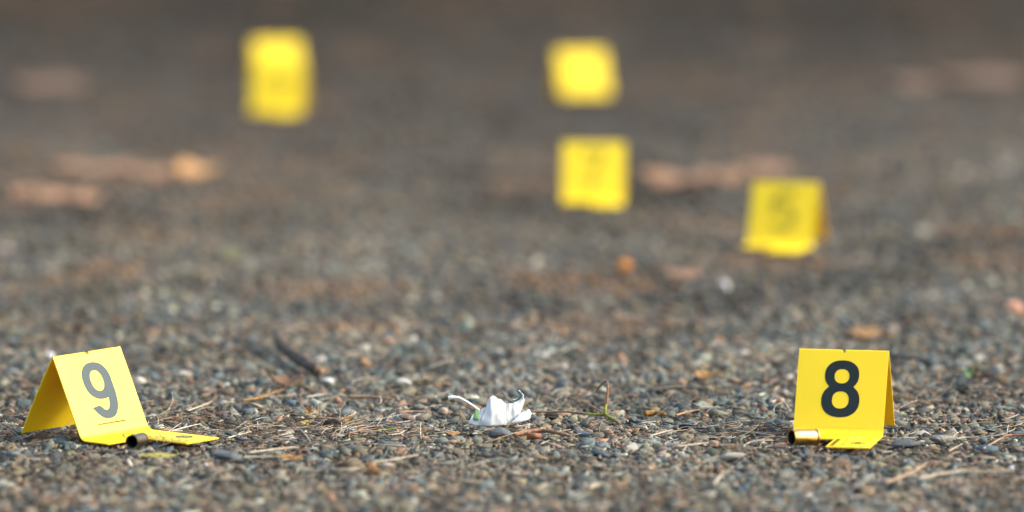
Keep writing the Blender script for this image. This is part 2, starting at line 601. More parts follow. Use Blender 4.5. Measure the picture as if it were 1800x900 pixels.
def field(n, x0, x1, y0, y1, amin, amax, power, lift, templates, dark=None, fade=None):
    xy = np.stack([rng.uniform(x0, x1, n), rng.uniform(y0, y1, n)], 1)
    # clear of the single stones
    keep = np.ones(n, bool)
    if fade is not None:
        keep &= rng.random(n) < np.clip((xy[:, 1] - fade[0]) / (fade[1] - fade[0]), 0, 1)
    cell = {}
    for (x, y, r) in placed:
        m = (np.abs(xy[:, 0] - x) < r) & (np.abs(xy[:, 1] - y) < r)
        keep &= ~m
    xy = xy[keep]; n = len(xy)
    a = (amin + (amax - amin) * rng.random(n) ** power) * MM
    half = np.stack([a * rng.uniform(1, 1.45, n), a * rng.uniform(0.7, 1.0, n), a * rng.uniform(0.32, 0.75, n)], 1)
    patch = 0.6 * np.sin(xy[:, 0] * 31 + 1.3 * np.sin(xy[:, 1] * 17)) * np.sin(xy[:, 1] * 23 + xy[:, 0] * 9)
    top = half[:, 2] * rng.uniform(0.02, 0.95, n) + lift * MM + patch * MM
    top = np.minimum(top, zcap(xy) - 0.0002)
    pos = np.concatenate([xy, (top - half[:, 2])[:, None]], 1)
    cols = colours(n)
    X, Yv = xy[:, 0], xy[:, 1]
    pn = (np.sin(X * 19 + 2.1 * np.sin(Yv * 5.3)) * np.sin(Yv * 8.7 + 1.7 * np.sin(X * 11)) + np.sin(X * 41 + 3 * np.sin(Yv * 9)) * np.sin(Yv * 21 + X * 13)) * 0.5
    pw = np.clip(pn * 0.8 - 0.05, 0, 0.42)[:, None]
    cols = cols * (1 - pw) + np.array([0.092, 0.075, 0.048]) * rng.uniform(0.5, 1.5, (n, 1)) * pw
    cols *= (1 + 0.28 * np.sin(X * 27 + 1.9 * np.sin(Yv * 7)) * np.sin(Yv * 6.1 + 2 * np.sin(X * 9)))[:, None]
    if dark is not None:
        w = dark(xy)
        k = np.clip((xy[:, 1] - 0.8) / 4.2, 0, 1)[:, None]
        far_tone = (np.array([0.080, 0.058, 0.036]) * (1 - k) + np.array([0.0135, 0.0105, 0.0065]) * k) * rng.uniform(0.45, 1.6, (n, 1))  # stone colour goes from brown to near black with distance
        cols = cols * (1 - w[:, None]) + far_tone * w[:, None]
        big = np.sin(X * 5.3 + 2.2 * np.sin(Yv * 1.9 + 0.7)) * np.sin(Yv * 3.1 + 1.6 * np.sin(X * 3.7 + 1.1))
        fine = np.sin(X * 15 + 2.6 * np.sin(Yv * 4.1)) * np.sin(Yv * 9.3 + 2.1 * np.sin(X * 8.1))
        cols *= (1 + 0.30 * big + 0.25 * fine)[:, None]
        warm = np.clip(fine - 0.25 * big - 0.35, 0, 0.6)[:, None]
        cols = cols * (1 - warm) + np.array([0.15, 0.083, 0.042]) * rng.uniform(0.5, 1.4, (n, 1)) * warm
    return scatter(pos, half, cols, templates)


T28 = [hull(13, 100 + i, jit=0.42) for i in range(14)]
T16 = [hull(12, 200 + i, jit=0.30) for i in range(14)]
T10 = [hull(9, 300 + i) for i in range(10)]


def far_w(xy):
    """weight of the dark brown stone colour, rising with distance"""
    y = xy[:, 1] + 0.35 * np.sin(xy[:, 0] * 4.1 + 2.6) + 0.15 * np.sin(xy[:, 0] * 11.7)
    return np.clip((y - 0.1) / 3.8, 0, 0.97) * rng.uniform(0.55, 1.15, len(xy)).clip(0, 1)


yN0, yN1 = -0.50, 0.62
parts = [
    field(25000, -0.62, 0.62, yN0, yN1, 1.8, 6.6, 2.0, 0.0, T28),
    field(60000, -0.62, 0.62, yN0, yN1, 0.6, 1.9, 1.4, 0.1, T10),
    field(12000, -1.25, -0.62, yN0, yN1, 2.0, 6.5, 2.0, 0.1, T16),
    field(12000, 0.62, 1.25, yN0, yN1, 2.0, 6.5, 2.0, 0.1, T16),
    field(10000, -0.95, 0.95, -1.05, yN0, 2.4, 6.8, 1.8, 0.1, T16),
    field(45000, -1.1, 1.1, yN1, 3.0, 2.4, 7.0, 1.7, 0.1, T16, far_w, (3.0, 1.3)),
    field(42000, -1.6, 1.6, 1.3, 7.2, 3.0, 8.0, 1.5, 0.1, T10, far_w, (1.3, 3.0)),
]
Vs, Fs, Cs, off = [], [], [], 0
for V, F, C in parts:
    Vs.append(V); Fs.append(F + off); Cs.append(C); off += len(V)
V, F, C = np.concatenate(Vs), np.concatenate(Fs), np.concatenate(Cs)
print("gravel tris", len(F))
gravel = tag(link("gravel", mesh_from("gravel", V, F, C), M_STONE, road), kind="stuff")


# ------------------------------------------------------------------ sheet and tube builders
def strip_sheet(name, rows, mat, parent, thick, smooth=True, drop=None, mats_back=None):
    """rows: list of lists of Vectors (a grid); thickened to a real sheet"""
    bm = bmesh.new()
    g = [[bm.verts.new(p) for p in r] for r in rows]
    for i in range(len(g) - 1):
        for j in range(len(g[0]) - 1):
            if drop and drop(i, j):
                continue
            bm.faces.new((g[i][j], g[i][j + 1], g[i + 1][j + 1], g[i + 1][j]))
    bmesh.ops.delete(bm, geom=[v for v in bm.verts if not v.link_faces], context='VERTS')
    bm.normal_update()
    front = set(bm.faces)
    bmesh.ops.solidify(bm, geom=list(bm.faces), thickness=thick)
    bmesh.ops.recalc_face_normals(bm, faces=bm.faces)
    me = bpy.data.meshes.new(name)
    for f in bm.faces:
        f.smooth = smooth
    for e in bm.edges:
        if len(e.link_faces) == 2 and e.calc_face_angle(0) > R(40):
            e.smooth = False
    bm.to_mesh(me)
    bm.free()
    return link(name, me, mat, parent)


def catmull(pts, per=6):
    pts = [Vector(p) for p in pts]
    if len(pts) < 3:
        a, b = pts
        return [a.lerp(b, i / per) for i in range(per + 1)]
    P = [pts[0] * 2 - pts[1]] + pts + [pts[-1] * 2 - pts[-2]]
    out = []
    for i in range(1, len(P) - 2):
        p0, p1, p2, p3 = P[i - 1:i + 3]
        for k in range(per):
            t = k / per
            out.append(0.5 * ((2 * p1) + (p2 - p0) * t + (2 * p0 - 5 * p1 + 4 * p2 - p3) * t * t + (3 * p1 - p0 - 3 * p2 + p3) * t ** 3))
    out.append(pts[-1])
    return out


def tube_geo(path, radii, sides=7, rough=0.12, squash=1.0):
    V, F = [], []
    n = len(path)
    up = Vector((0, 0, 1))
    for i, p in enumerate(path):
        t = (path[min(i + 1, n - 1)] - path[max(i - 1, 0)]).normalized()
        a = t.cross(up)
        if a.length < 1e-4:
            a = Vector((1, 0, 0))
        a.normalize()
        b = a.cross(t)
        k = i / (n - 1) * (len(radii) - 1)
        k0 = min(int(k), len(radii) - 2)
        r = radii[k0] + (radii[k0 + 1] - radii[k0]) * (k - k0)
        for s in range(sides):
            w = 2 * math.pi * s / sides
            rr = r * (1 + random.uniform(-rough, rough))
            V.append(p + a * math.cos(w) * rr + b * math.sin(w) * rr * squash)
    for i in range(n - 1):
        for s in range(sides):
            s2 = (s + 1) % sides
            F.append((i * sides + s, i * sides + s2, (i + 1) * sides + s2, (i + 1) * sides + s))
    F.append(tuple(range(sides - 1, -1, -1)))
    F.append(tuple((n - 1) * sides + s for s in range(sides)))
    return V, F


def tube(name, pts, radii, mat, parent=None, sides=8, per=6, rough=0.12, squash=1.0, origin=None):
    path = catmull(pts, per)
    V, F = tube_geo(path, radii, sides, rough, squash)
    o0 = Vector((0, 0, 0))
    if parent is None:
        o0 = path[0].copy()
        o0.z = min(v.z for v in V)
        V = [v - o0 for v in V]
    me = bpy.data.meshes.new(name)
    me.from_pydata([tuple(v) for v in V], [], F)
    o = link(name, me, mat, parent, smooth=True)
    o.location = o0
    return o


# ------------------------------------------------------------------ digits (width 26, height 42, stroke 7.6 mm)
def ribbon(pts, w0, per=10, w1=None):
    p = catmull([Vector((x, y, 0)) for x, y in pts], per)
    n = len(p)
    L, Rr = [], []
    for i in range(n):
        t = (p[min(i + 1, n - 1)] - p[max(i - 1, 0)]).normalized()
        q = Vector((-t.y, t.x, 0))
        L.append(p[i] + q * w0 / 2); Rr.append(p[i] - q * w0 / 2)
    return L, Rr


def ell(cx, cy, rx, ry, a0, a1, n=30, e=2.25):
    out = []
    for i in range(n + 1):
        a = R(a0 + (a1 - a0) * i / n)
        c, s = math.cos(a), math.sin(a)
        out.append((cx + rx * math.copysign(abs(c) ** (2 / e), c), cy + ry * math.copysign(abs(s) ** (2 / e), s)))
    return out


def ring_geo(outer, inner):
    n = len(outer)
    V = [Vector((x, y, 0)) for x, y in outer] + [Vector((x, y, 0)) for x, y in inner]
    F = [(i, i + 1, n + i + 1, n + i) for i in range(n - 1)]
    return V, F


def digit_geo(d):
    V, F = [], []

    def add(v, f, lift=0.0):
        o = len(V)
        V.extend([Vector((p.x, p.y, lift)) for p in v]); F.extend([tuple(k + o for k in q) for q in f])

    def rib(pts, w=7.6, lift=0.0, per=1):
        L, Rr = ribbon(pts, w, per)
        n = len(L)
        add(L + Rr, [(i, n + i, n + i + 1, i + 1) for i in range(n - 1)], lift)

    if d == "8":
        add(*ring_geo(ell(0, 31.0, 12.0, 11.0, 0, 360, 60), ell(0, 30.2, 5.2, 5.3, 0, 360, 60)))
        add(*ring_geo(ell(0, 12.2, 13.4, 12.2, 0, 360, 60), ell(0, 12.7, 5.9, 6.3, 0, 360, 60)), lift=0.02)
        for s in (-1, 1):   # the soft waist
            add([Vector((s * 6.5, 22.2, 0)), Vector((s * 10.0, 25.2, 0)), Vector((s * 8.6, 22.6, 0)), Vector((s * 10.3, 20.2, 0)), Vector((s * 5, 21, 0))],
                [(0, 1, 2), (0, 2, 3), (0, 3, 4)] if s < 0 else [(2, 1, 0), (3, 2, 0), (4, 3, 0)], lift=0.01)
    elif d in "96":
        vv = []
        outer = ell(0, 28.2, 13.0, 13.8, 0, 360, 60)
        inner = ell(-0.2, 28.2, 5.6, 7.6, 0, 360, 60)
        add(*ring_geo(outer, inner))
        # tail: down the right side, round the bottom, hooked on the left
        o = ell(0, 21.0, 13.0, 21.0, 0, -128, 40, 2.35) + [(-12.6, 9.2)]
        i = ell(-0.2, 21.0, 5.5, 14.6, 0, -118, 40, 2.2) + [(-5.2, 10.4)]
        o = [(13.0, 29.0)] + o
        i = [(5.4, 29.0)] + i
        add(*ring_geo(o, i), lift=0.02)
        if d == "6":
            for p in V:
                p.x = -p.x; p.y = 42 - p.y
    elif d == "5":
        rib([(10.5, 38.2), (-8.0, 38.2)]); rib([(-7.2, 38), (-8.6, 20.5)], lift=0.02)
        rib([(-9, 22)] + ell(0.3, 14.0, 9.2, 10.2, 140, -150, 30), lift=0.04)
    elif d == "7":
        rib([(-12.5, 38.2), (12.5, 38.2)]); rib([(9.5, 37), (2.5, 24), (-3.5, 0)], lift=0.02, per=8)
    elif d == "4":
        rib([(5.5, 42), (5.5, 0)]); rib([(4.5, 38), (-10, 14)], lift=0.02); rib([(-13, 12), (13, 12)], lift=0.04)
    elif d == "3":
        rib(ell(-0.5, 31.5, 8.6, 7.0, 160, -100, 30)); rib(ell(-0.5, 11.7, 9.4, 8.2, 100, -160, 30), lift=0.02)
    elif d == "2":
        rib(ell(0, 30.0, 9.0, 8.4, 170, -20, 26) + [(-7, 6)]); rib([(-12, 3.8), (12.5, 3.8)], lift=0.02)
    return V, F


def flat_part(name, V, F, mat, parent, M, lift):
    """flat print laid on a surface: M maps (u, v, height) in mm to the marker's frame"""
    me = bpy.data.meshes.new(name)
    me.from_pydata([tuple(M @ Vector((p.x * MM, p.y * MM, (p.z + lift) * MM))) for p in V], [], F)
    return link(name, me, mat, parent)


# ------------------------------------------------------------------ the tent markers
def build_marker(px, py, turn, roll, dg, label, sharp):
    p = G(px, py, MZ)
    if not dg:      # turned round: we see the blank back panel
        t = R(turn)
        p = p + Vector((-math.sin(t), math.cos(t), 0)) * 0.063
        turn += 180
    root = empty("evidence_marker", (p.x, p.y, MZ), (0, R(roll), R(turn)))
    tag(root, label, "evidence marker", "yellow evidence markers standing on the road")
    # local frame: x along the ridge, -y towards the reader, z up; the fold line is the origin
    # profile of the front: from foot (-y) over the fold up to the ridge, then down the back
    sl = Vector((0, math.sin(LEAN), math.cos(LEAN)))          # up the front panel
    bend = math.pi / 2 - LEAN                                 # angle between ground and panel
    tl = FOLD_R * math.tan(bend / 2)
    xs = [-W / 2, -W / 2 + 9 * MM, -W / 4, -2.6 * MM, -1.6 * MM, -0.8 * MM, 0.8 * MM, 1.6 * MM, 2.6 * MM, W / 4, W / 2 - 9 * MM, W / 2]
    # front panel, slightly bowed
    rows = []
    nF = 14
    ss = [tl + (S - 3.0 * MM - tl) * i / nF for i in range(nF + 1)] + [S - 2.2 * MM, S - RIDGE_R]
    for s in ss:
        bow = 0.5 * MM * math.sin(math.pi * s / S)
        rows.append([Vector((x, 0, 0)) + sl * s + Vector((0, -math.cos(LEAN), math.sin(LEAN))) * bow * math.cos(x / W * 2.4) for x in xs])
    # ridge: a small round bend
    apex = sl * S
    a0 = sl * (S - RIDGE_R)
    cdir = Vector((0, math.sin(LEANB), -math.cos(LEANB)))       # down the back panel
    b0 = apex + cdir * RIDGE_R
    ridge = []
    for i in range(0, 7):
        t = i / 6
        q = a0.lerp(apex, t).lerp(apex.lerp(b0, t), t)
        ridge.append(q)
    rowsF = rows + [[q + Vector((x, 0, 0)) for x in xs] for q in ridge[1:4]]
    iF = len(rowsF) - 1

    def dropF(i, j):
        return (i >= nF and j == 5) or (i >= nF + 1 and 4 <= j <= 6)

    strip_sheet("front_panel", rowsF, M_YEL, root, TH, drop=dropF)
    rowsB = [[q + Vector((x, 0, 0)) for x in xs] for q in ridge[3:]]
    nR = len(rowsB) - 1
    for i in range(1, 11):
        s = RIDGE_R + (SB - RIDGE_R) * i / 10
        rowsB.append([apex + cdir * s + Vector((x, 0, 0)) + Vector((0, math.cos(LEANB), math.sin(LEANB))) * 0.6 * MM * math.sin(math.pi * s / S) for x in xs])

    def dropB(i, j):
        return i <= 3 and 4 <= j <= 6 and (i <= 2 or j == 5)

    strip_sheet("back_panel", rowsB, M_YEL, root, TH, drop=dropB)
    # foot: fold, bar across the front, and the long arm of the L on the right
    p1 = sl * tl
    p2 = Vector((0, -tl, 0))
    prof = []
    for i in range(9):
        t = i / 8
        prof.append(p1.lerp(Vector((0, 0, 0)), t).lerp(Vector((0, 0, 0)).lerp(p2, t), t))
    nb = len(prof) - 1
    for k in range(1, 4):
        prof.append(Vector((0, -tl - (BAR - tl) * k / 3, 0)))
    nbar = len(prof) - 1
    for k in range(1, 6):
        prof.append(Vector((0, -BAR - (ARM - BAR) * k / 5, 0.0)))
    fx = [-W / 2, -W / 4, 0, W / 2 - ARM_W, W / 2 - ARM_W + 0.01, W / 2]
    fx = [-W / 2, -W / 4, 0, W / 2 - ARM_W, W / 2 - ARM_W / 2, W / 2]
    rows = [[q + Vector((x, 0, 0)) for x in fx[::-1]] for q in prof]
    foot = strip_sheet("foot", rows, M_YEL, root, TH, drop=lambda i, j: i >= nbar and (j >= 2 or not dg))
    # print
    nF3 = Vector((0, -math.cos(LEAN), math.sin(LEAN)))
    MF = Matrix(((1, sl.x, nF3.x, 0), (0, sl.y, nF3.y, 0), (0, sl.z, nF3.z, 0), (0, 0, 0, 1)))
    V, F = digit_geo(dg)
    V = [Vector((q.x, q.y + 12.2, q.z + 0.5 * math.sin(math.pi * (q.y + 12.2) / 63) * math.cos(q.x / 63 * 2.4))) for q in V]
    if V:
        flat_part("printed_number", V, F, M_INK if sharp else M_FAINT, root, MF, 0.12)

    def rect(x0, x1, y0, y1, z=0.0):
        return [Vector((x0, y0, z)), Vector((x1, y0, z)), Vector((x1, y1, z)), Vector((x0, y1, z))]

    if dg == "9":
        flat_part("printed_line", rect(-12.5, 13, 8.6, 9.35, 0.62), [(0, 1, 2, 3)], M_LINE, root, MF, 0.0)
    if sharp:
        I4 = Matrix.Identity(4)
        ax = W / 2 / MM - ARM_W / MM
        # scale along the inner edge of the arm, broken strokes
        VV, FF = [], []
        y = -27.0
        k = 0
        while y > -67:
            wd = 5.0 if k % 5 == 0 else 2.8
            o = len(VV)
            VV += rect(ax + 1.6, ax + 1.6 + wd, y - 0.85, y, 0)
            FF.append((o, o + 1, o + 2, o + 3))
            if k % 5 == 2:
                o = len(VV)
                VV += rect(ax + 8.2, ax + 10.4, y - 2.6, y + 0.4, 0)
                FF.append((o, o + 1, o + 2, o + 3))
            y -= 1.5
            k += 1
        flat_part("printed_scale", VV, FF, M_INK if dg == "9" else M_WORN, foot, I4, 0.08)
        # oval emblem further out on the arm
        VV, FF = ring_geo(ell(ax + 19, -48, 5.4, 7.0, 0, 360, 30, 2), ell(ax + 19, -48, 3.6, 5.4, 0, 360, 30, 2))
        for k in (-2.2, 0, 2.0):
            o = len(VV)
            VV += rect(ax + 16.6, ax + 21.6, -48 + k * 1.5 - 1.1, -48 + k * 1.5 + 1.1)
            FF.append((o, o + 1, o + 2, o + 3))
        flat_part("printed_emblem", VV, FF, M_WORN if dg == "8" else M_INK, foot, I4, 0.08)
        # fine line on the bar
        VV = rect(-20, 2, -21.2, -20.7) ; FF = [(0, 1, 2, 3)]
        flat_part("printed_rule", VV, FF, M_WORN, foot, I4, 0.08)
    return root


for i, m in enumerate(MARKERS):
    build_marker(*m, sharp=i < 2)


# ------------------------------------------------------------------ brass casings
def lathe(name, prof, mat, parent, seg=40, close=False):
    V, F = [], []
    n = len(prof)
    for (x, r) in prof:
        for s in range(seg):
            a = 2 * math.pi * s / seg
            V.append((x * MM, r * math.cos(a) * MM, r * math.sin(a) * MM))
    for i in range(n - 1):
        for s in range(seg):
            s2 = (s + 1) % seg
            F.append((i * seg + s, (i + 1) * seg + s, (i + 1) * seg + s2, i * seg + s2))
    if close:
        F.append(tuple(range(seg))); F.append(tuple((n - 1) * seg + s for s in range(seg - 1, -1, -1)))
    me = bpy.data.meshes.new(name)
    me.from_pydata(V, [], F)
    bm = bmesh.new(); bm.from_mesh(me)
    bmesh.ops.recalc_face_normals(bm, faces=bm.faces)
    for e in bm.edges:
        if len(e.link_faces) == 2 and e.calc_face_angle(0) > R(35):
            e.smooth = False
    for f in bm.faces:
        f.smooth = True
    bm.to_mesh(me); bm.free()
    return link(name, me, mat, parent)


def casing(loc, yaw, pitch, mat, label, k):
    # axis x: mouth at -x, head at +x
    root = empty("bullet_casing", loc, (0, R(pitch), R(yaw)))
    tag(root, label, "bullet casing", "spent bullet casings on the road")
    prof = [(-10.1, k * 0.90), (-10.2, k * 0.905), (-10.2, k * 0.955), (-10.0, k * 0.965), (-6, k * 0.975), (0, k * 0.985), (6.3, k), (6.9, k * 0.985), (7.3, k * 0.84), (8.3, k * 0.84), (8.5, k * 0.98),
            (8.7, k), (9.6, k), (9.8, k * 0.975), (9.8, k * 0.46)]
    b = lathe("case_body", prof, mat, root)
    lathe("case_inside", [(-10.1, k * 0.90), (-6, k * 0.90), (5.0, k * 0.86), (6.2, k * 0.6), (6.5, 0.2)], M_SOOT, root)
    lathe("primer", [(9.72, k * 0.455), (9.72, k * 0.40), (9.62, k * 0.2), (9.6, 0.05)], mat, root, 24)
    for o in root.children:
        o.location = (0, 0, k * MM)
    return root


casing(Vector((CASE8.x, CASE8.y, 3.4 * MM)), 29, 2.5, M_BRASS, "shiny brass bullet casing lying on its side at the foot of marker 8", 5.75)
casing(Vector((CASE9.x, CASE9.y, 3.0 * MM)), 72, 2, M_DULL, "dull brown bullet casing with its dark mouth towards us at marker 9", 4.8)


# ------------------------------------------------------------------ the white leaf
def leaf():
    base = G(876, 748, 3 * MM)
    Y0 = base.y
    root = empty("fallen_leaf", base)
    tag(root, "crumpled white fallen leaf with a bent pale stalk and green curled edges", "leaf")

    def loc(px, py, dy):
        return Q(px, py, Y0 + dy * MM) - base

    def patch(name, bottom, top, nrow, depth, fold, mat_front, mat_back, seed, ncr=1.6):
        """bottom, top: outlines (px, py, dy) left to right; rows between lean and crease"""
        r = random.Random(seed)
        B = catmull([Vector(p) for p in bottom], 8)
        T = catmull([Vector(p) for p in top], 8)
        n = 28

        def at(C, t):
            k = t * (len(C) - 1); i = min(int(k), len(C) - 2)
            return C[i].lerp(C[i + 1], k - i)
        rows = []
        ph = [r.uniform(0, 6.28) for _ in range(4)]
        for i in range(nrow + 1):
            t = i / nrow
            row = []
            for j in range(n + 1):
                s = j / n
                p = at(B, s).lerp(at(T, s), t)
                bulge = -depth * math.sin(math.pi * t * 0.9)
                crease = fold * (abs(((s * ncr + 0.35 * math.sin(t * 3 + ph[0]) + (0.3 * t - 0.15) + ph[1]) % 1) * 2 - 1) - 0.5) * (0.35 + t * 0.65)
                crease += 0.18 * fold * math.sin(s * 9 + t * 6 + ph[2])
                rag = t * t * (0.9 * math.sin(s * 37 + ph[3]) * math.sin(s * 17 + ph[0]) + 0.5 * math.sin(s * 71))
                row.append(loc(p.x, p.y + rag * min(1, nrow / 8 - 0.3), p.z + bulge + crease))
            rows.append(row)
        bm = bmesh.new()
        g = [[bm.verts.new(p) for p in rr] for rr in rows]
        for i in range(nrow):
            for j in range(n):
                bm.faces.new((g[i][j], g[i][j + 1], g[i + 1][j + 1], g[i + 1][j]))
        bm.normal_update()
        orig = list(bm.faces)
        for f in orig:
            f.material_index = 0
        th = 0.35 * MM
        new = bmesh.ops.extrude_face_region(bm, geom=orig)
        nv = [e for e in new["geom"] if isinstance(e, bmesh.types.BMVert)]
        nf = [e for e in new["geom"] if isinstance(e, bmesh.types.BMFace)]
        for v in nv:
            v.co += Vector((0, th, 0.1 * MM))
        for f in nf:
            f.material_index = 1
        bmesh.ops.recalc_face_normals(bm, faces=bm.faces)
        for f in bm.faces:
            f.smooth = True
        me = bpy.data.meshes.new(name)
        bm.to_mesh(me); bm.free()
        return link(name, me, [mat_front, mat_back], root)

    patch("blade", [(822, 744, -2), (832, 748, -4), (843, 749, -5), (853, 749, -4)],
          [(838, 718, 6), (842, 719, 5), (847, 719, 5), (853, 716, 6)], 10, 2.5, 1.3, M_WHITE, M_LEAFTOP, 3)
    patch("lobe", [(843, 749, -5), (860, 750, -8), (876, 750, -8), (890, 749, -5)],
          [(850, 723, 3), (854.5, 716, 3), (857, 706, 5), (862, 698, 6), (869, 696.5, 7), (875, 701, 5), (881, 703, 4), (889, 710, 2)], 12, 4.0, 1.6, M_WHITE, M_LEAFTOP, 4)
    patch("lobe", [(880, 750, -3), (892, 748, -2), (902, 746, -1), (910, 740, 1)],
          [(883, 709, 9), (893, 710, 7), (901, 708.5, 8), (908, 706, 8), (921, 695, 11)], 12, 2.5, 1.3, M_WHITE, M_LEAFTOP, 6)
    patch("lobe", [(896, 745, -5), (912, 743, -6), (926, 739, -5), (933, 734, -3)],
          [(900, 741, -3), (910, 729, 0), (922, 723, 2), (930, 720, 3), (934, 726, 1)],
          8, 2.0, 0.5, M_WHITE, M_LEAFTOP, 5)
    # curled tip: rolled so that the green upper side shows on its near side
    patch("curled_tip", [(902, 705, -1), (909, 704.5, -2), (915, 701, -2), (919.5, 695, -1)],
          [(901.5, 702.5, 1), (908, 701, 1), (913.5, 696, 1), (914.5, 689, 2)],
          5, 0.8, 0.2, M_LEAFTOP, M_WHITE, 8)
    patch("curled_rim", [(904, 729, 6), (913, 718, 6), (919, 706, 7), (921, 694, 8)],
          [(914, 728, 9), (919, 714, 9), (921.5, 702, 9), (914, 687, 12), (911, 686, 12)],
          5, 1.0, 0.3, M_WHITE, M_WHITE, 9)
    patch("folded_edge", [(832, 737, -3), (836, 739, -4), (841, 739, -4)], [(832, 727, 1), (836, 722, 1), (842, 721, 1)],
          4, 0.4, 0.3, M_LEAFLIT, M_WHITE, 10)
    st = [loc(841, 721, 4), loc(829, 712, 3), loc(818, 705, 2), loc(805, 699, 1), loc(795, 698.5, 0), loc(788, 700, 0)]
    tube("stalk", st, [1.2 * MM, 1.0 * MM, 0.95 * MM, 1.0 * MM, 1.3 * MM, 1.4 * MM], M_WHITE, root, 10)


leaf()


# ------------------------------------------------------------------ twigs, straws and scraps one can point to
def gl(pts, r):
    """photo points lying on the ground, lifted by the radius"""
    return [G(x, y, (z if z is not None else 4.0) * MM + r * MM) for (x, y, z) in [(q + (None,)) if len(q) == 2 else q for q in pts]]


def twig(name, pts, r, mat, label, cat, group=None, rough=0.14, squash=1.0, tip=0.6):
    o = tube(name, gl(pts, r), [r * MM, r * MM * 1.05, r * MM * 0.9, r * MM * tip], mat, None, 8, 7, rough, squash)
    tag(o, label, cat, group)
    return o


TW = "twigs lying on the road"
ST = "dry straws lying on the road"
# dark stick with a pale broken end
stick = empty("stick", G(522, 620, 3 * MM))
tag(stick, "dark curved stick with a pale broken end behind marker 9 and the leaf", "stick", TW)
sp = [q - stick.location for q in gl([(484, 580, 12), (491, 600, 9), (505, 617, 7), (527, 632, 6), (558, 650, 5)], 2.6)]
tube("bark", sp, [2.4 * MM, 3.3 * MM, 4.1 * MM, 4.3 * MM, 3.9 * MM], M_DBARK, stick, 11, 9, 0.3)
tube("broken_end", [sp[-1] - (sp[-1] - sp[-2]).normalized() * 0.0005, sp[-1] + (sp[-1] - sp[-2]).normalized() * 0.006 + Vector((0.002, 0, 0))], [3.0 * MM, 2.3 * MM], M_TAN, stick, 9, 3, 0.3)

twig("stick", [(1562, 624), (1592, 628), (1632, 631)], 2.1, M_BARK, "dark blurred stick lying behind the right edge of marker 8", "stick", TW)
twig("twig", [(425, 704), (455, 699), (499, 684)], 0.9, M_OCHRE, "yellowish brown stem lying in front of the dark curved stick", "twig", TW)
twig("twig", [(612, 697), (650, 698), (692, 702)], 1.35, M_TAN, "straight tan twig lying left of the white leaf, the thickest there", "twig", TW)
twig("twig", [(700, 725), (722, 724), (748, 724)], 1.1, M_TAN, "short tan twig just left of the white leaf stalk", "twig", TW)
twig("straw", [(538, 698), (570, 694), (612, 697)], 0.7, M_PALE, "thin pale straw touching the left end of the straight tan twig", "straw", ST)
twig("twig", [(518, 742, 3), (535, 737, 6), (562, 735, 8), (588, 736, 7), (608, 742, 4)], 0.6, M_RED, "thin arched reddish brown twig above a black lump of tar", "twig", TW)
twig("twig", [(904, 764), (925, 759), (950, 757), (975, 760), (1003, 767)], 1.5, M_RED, "knobbly reddish brown twig lying in front of the white leaf", "twig", TW, 0.25)
twig("twig", [(1133, 727), (1150, 725), (1170, 728)], 1.9, M_OCHRE, "stubby orange brown twig right of the green forked twig", "twig", TW, 0.25)
twig("straw", [(1188, 730), (1208, 724, 5), (1230, 720, 6)], 0.7, M_TAN, "thin tan straw rising to the right of the stubby orange brown twig", "straw", ST)
twig("straw", [(1306, 786, 3), (1316, 778, 5), (1335, 774, 6), (1360, 774, 4)], 0.45, M_PALE, "pale hooked straw curving left of the shiny casing", "straw", ST)
twig("straw", [(1294, 757), (1330, 761), (1362, 766)], 0.5, M_PALE, "pale straight straw slanting down towards the shiny casing", "straw", ST)
twig("straw", [(1142, 766), (1165, 760), (1182, 755)], 0.55, M_PALE, "short pale straw slanting up beside the wide blue grey stone", "straw", ST)
twig("straw", [(1190, 785), (1220, 781), (1245, 778)], 0.6, M_PALE, "pale straw lying left of the salmon pink stone", "straw", ST)
twig("straw", [(1558, 848), (1590, 836), (1612, 826), (1629, 813)], 0.95, M_TAN, "broad tan straw slanting up below marker 8, out of focus", "straw", ST)
twig("straw", [(1615, 842), (1650, 833), (1700, 829), (1782, 828)], 0.7, M_PALE, "long pale straw running to the small white stone at the right edge", "straw", ST)
twig("twig", [(1762, 767), (1780, 765), (1806, 765)], 0.9, M_RED, "reddish twig cut off by the right edge of the picture", "twig", TW)
twig("straw", [(1728, 789), (1748, 777), (1768, 766)], 0.7, M_TAN, "tan straw slanting up to the reddish twig at the right edge", "straw", ST)
twig("straw", [(1668, 793), (1680, 786), (1692, 780)], 0.5, M_PALE, "short pale straw slanting right of the large pale grey stone", "straw", ST)
twig("straw", [(1680, 771), (1700, 769), (1722, 770)], 0.6, M_PALE, "pale flat straw right of the black pointed stone", "straw", ST)
twig("straw", [(436, 796), (480, 790), (520, 786)], 0.7, M_PALE, "pale straw lying above the orange brown leaf scrap", "straw", ST)
twig("straw", [(425, 804), (470, 803), (492, 803)], 0.7, M_PALE, "pale straw running into the orange brown leaf scrap from the left", "straw", ST)
twig("straw", [(461, 786, 1), (461, 775, 8), (461, 762, 15)], 0.4, M_PALE, "tiny pale straw sticking upright right of the ruler foot of marker 9", "straw", ST)
twig("straw", [(452, 757, 2), (452, 750, 7), (453, 741, 10)], 0.4, M_PALE, "tiny pale upright straw, a little behind another upright one", "straw", ST)
twig("straw", [(330, 722), (352, 714), (372, 706)], 0.6, M_PALE, "pale straw slanting up right of the face of marker 9", "straw", ST)
twig("straw", [(300, 758), (330, 750), (352, 745)], 0.55, M_PALE, "pale straw just behind the ruler foot of marker 9", "straw", ST)
twig("straw", [(400, 770), (420, 764), (440, 759)], 0.55, M_PALE, "pale straw slanting up beyond the tip of marker 9's ruler foot", "straw", ST)
twig("straw", [(682, 765), (702, 762), (712, 757)], 0.5, M_PALE, "pale straw right of the heap of dry scraps", "straw", ST)
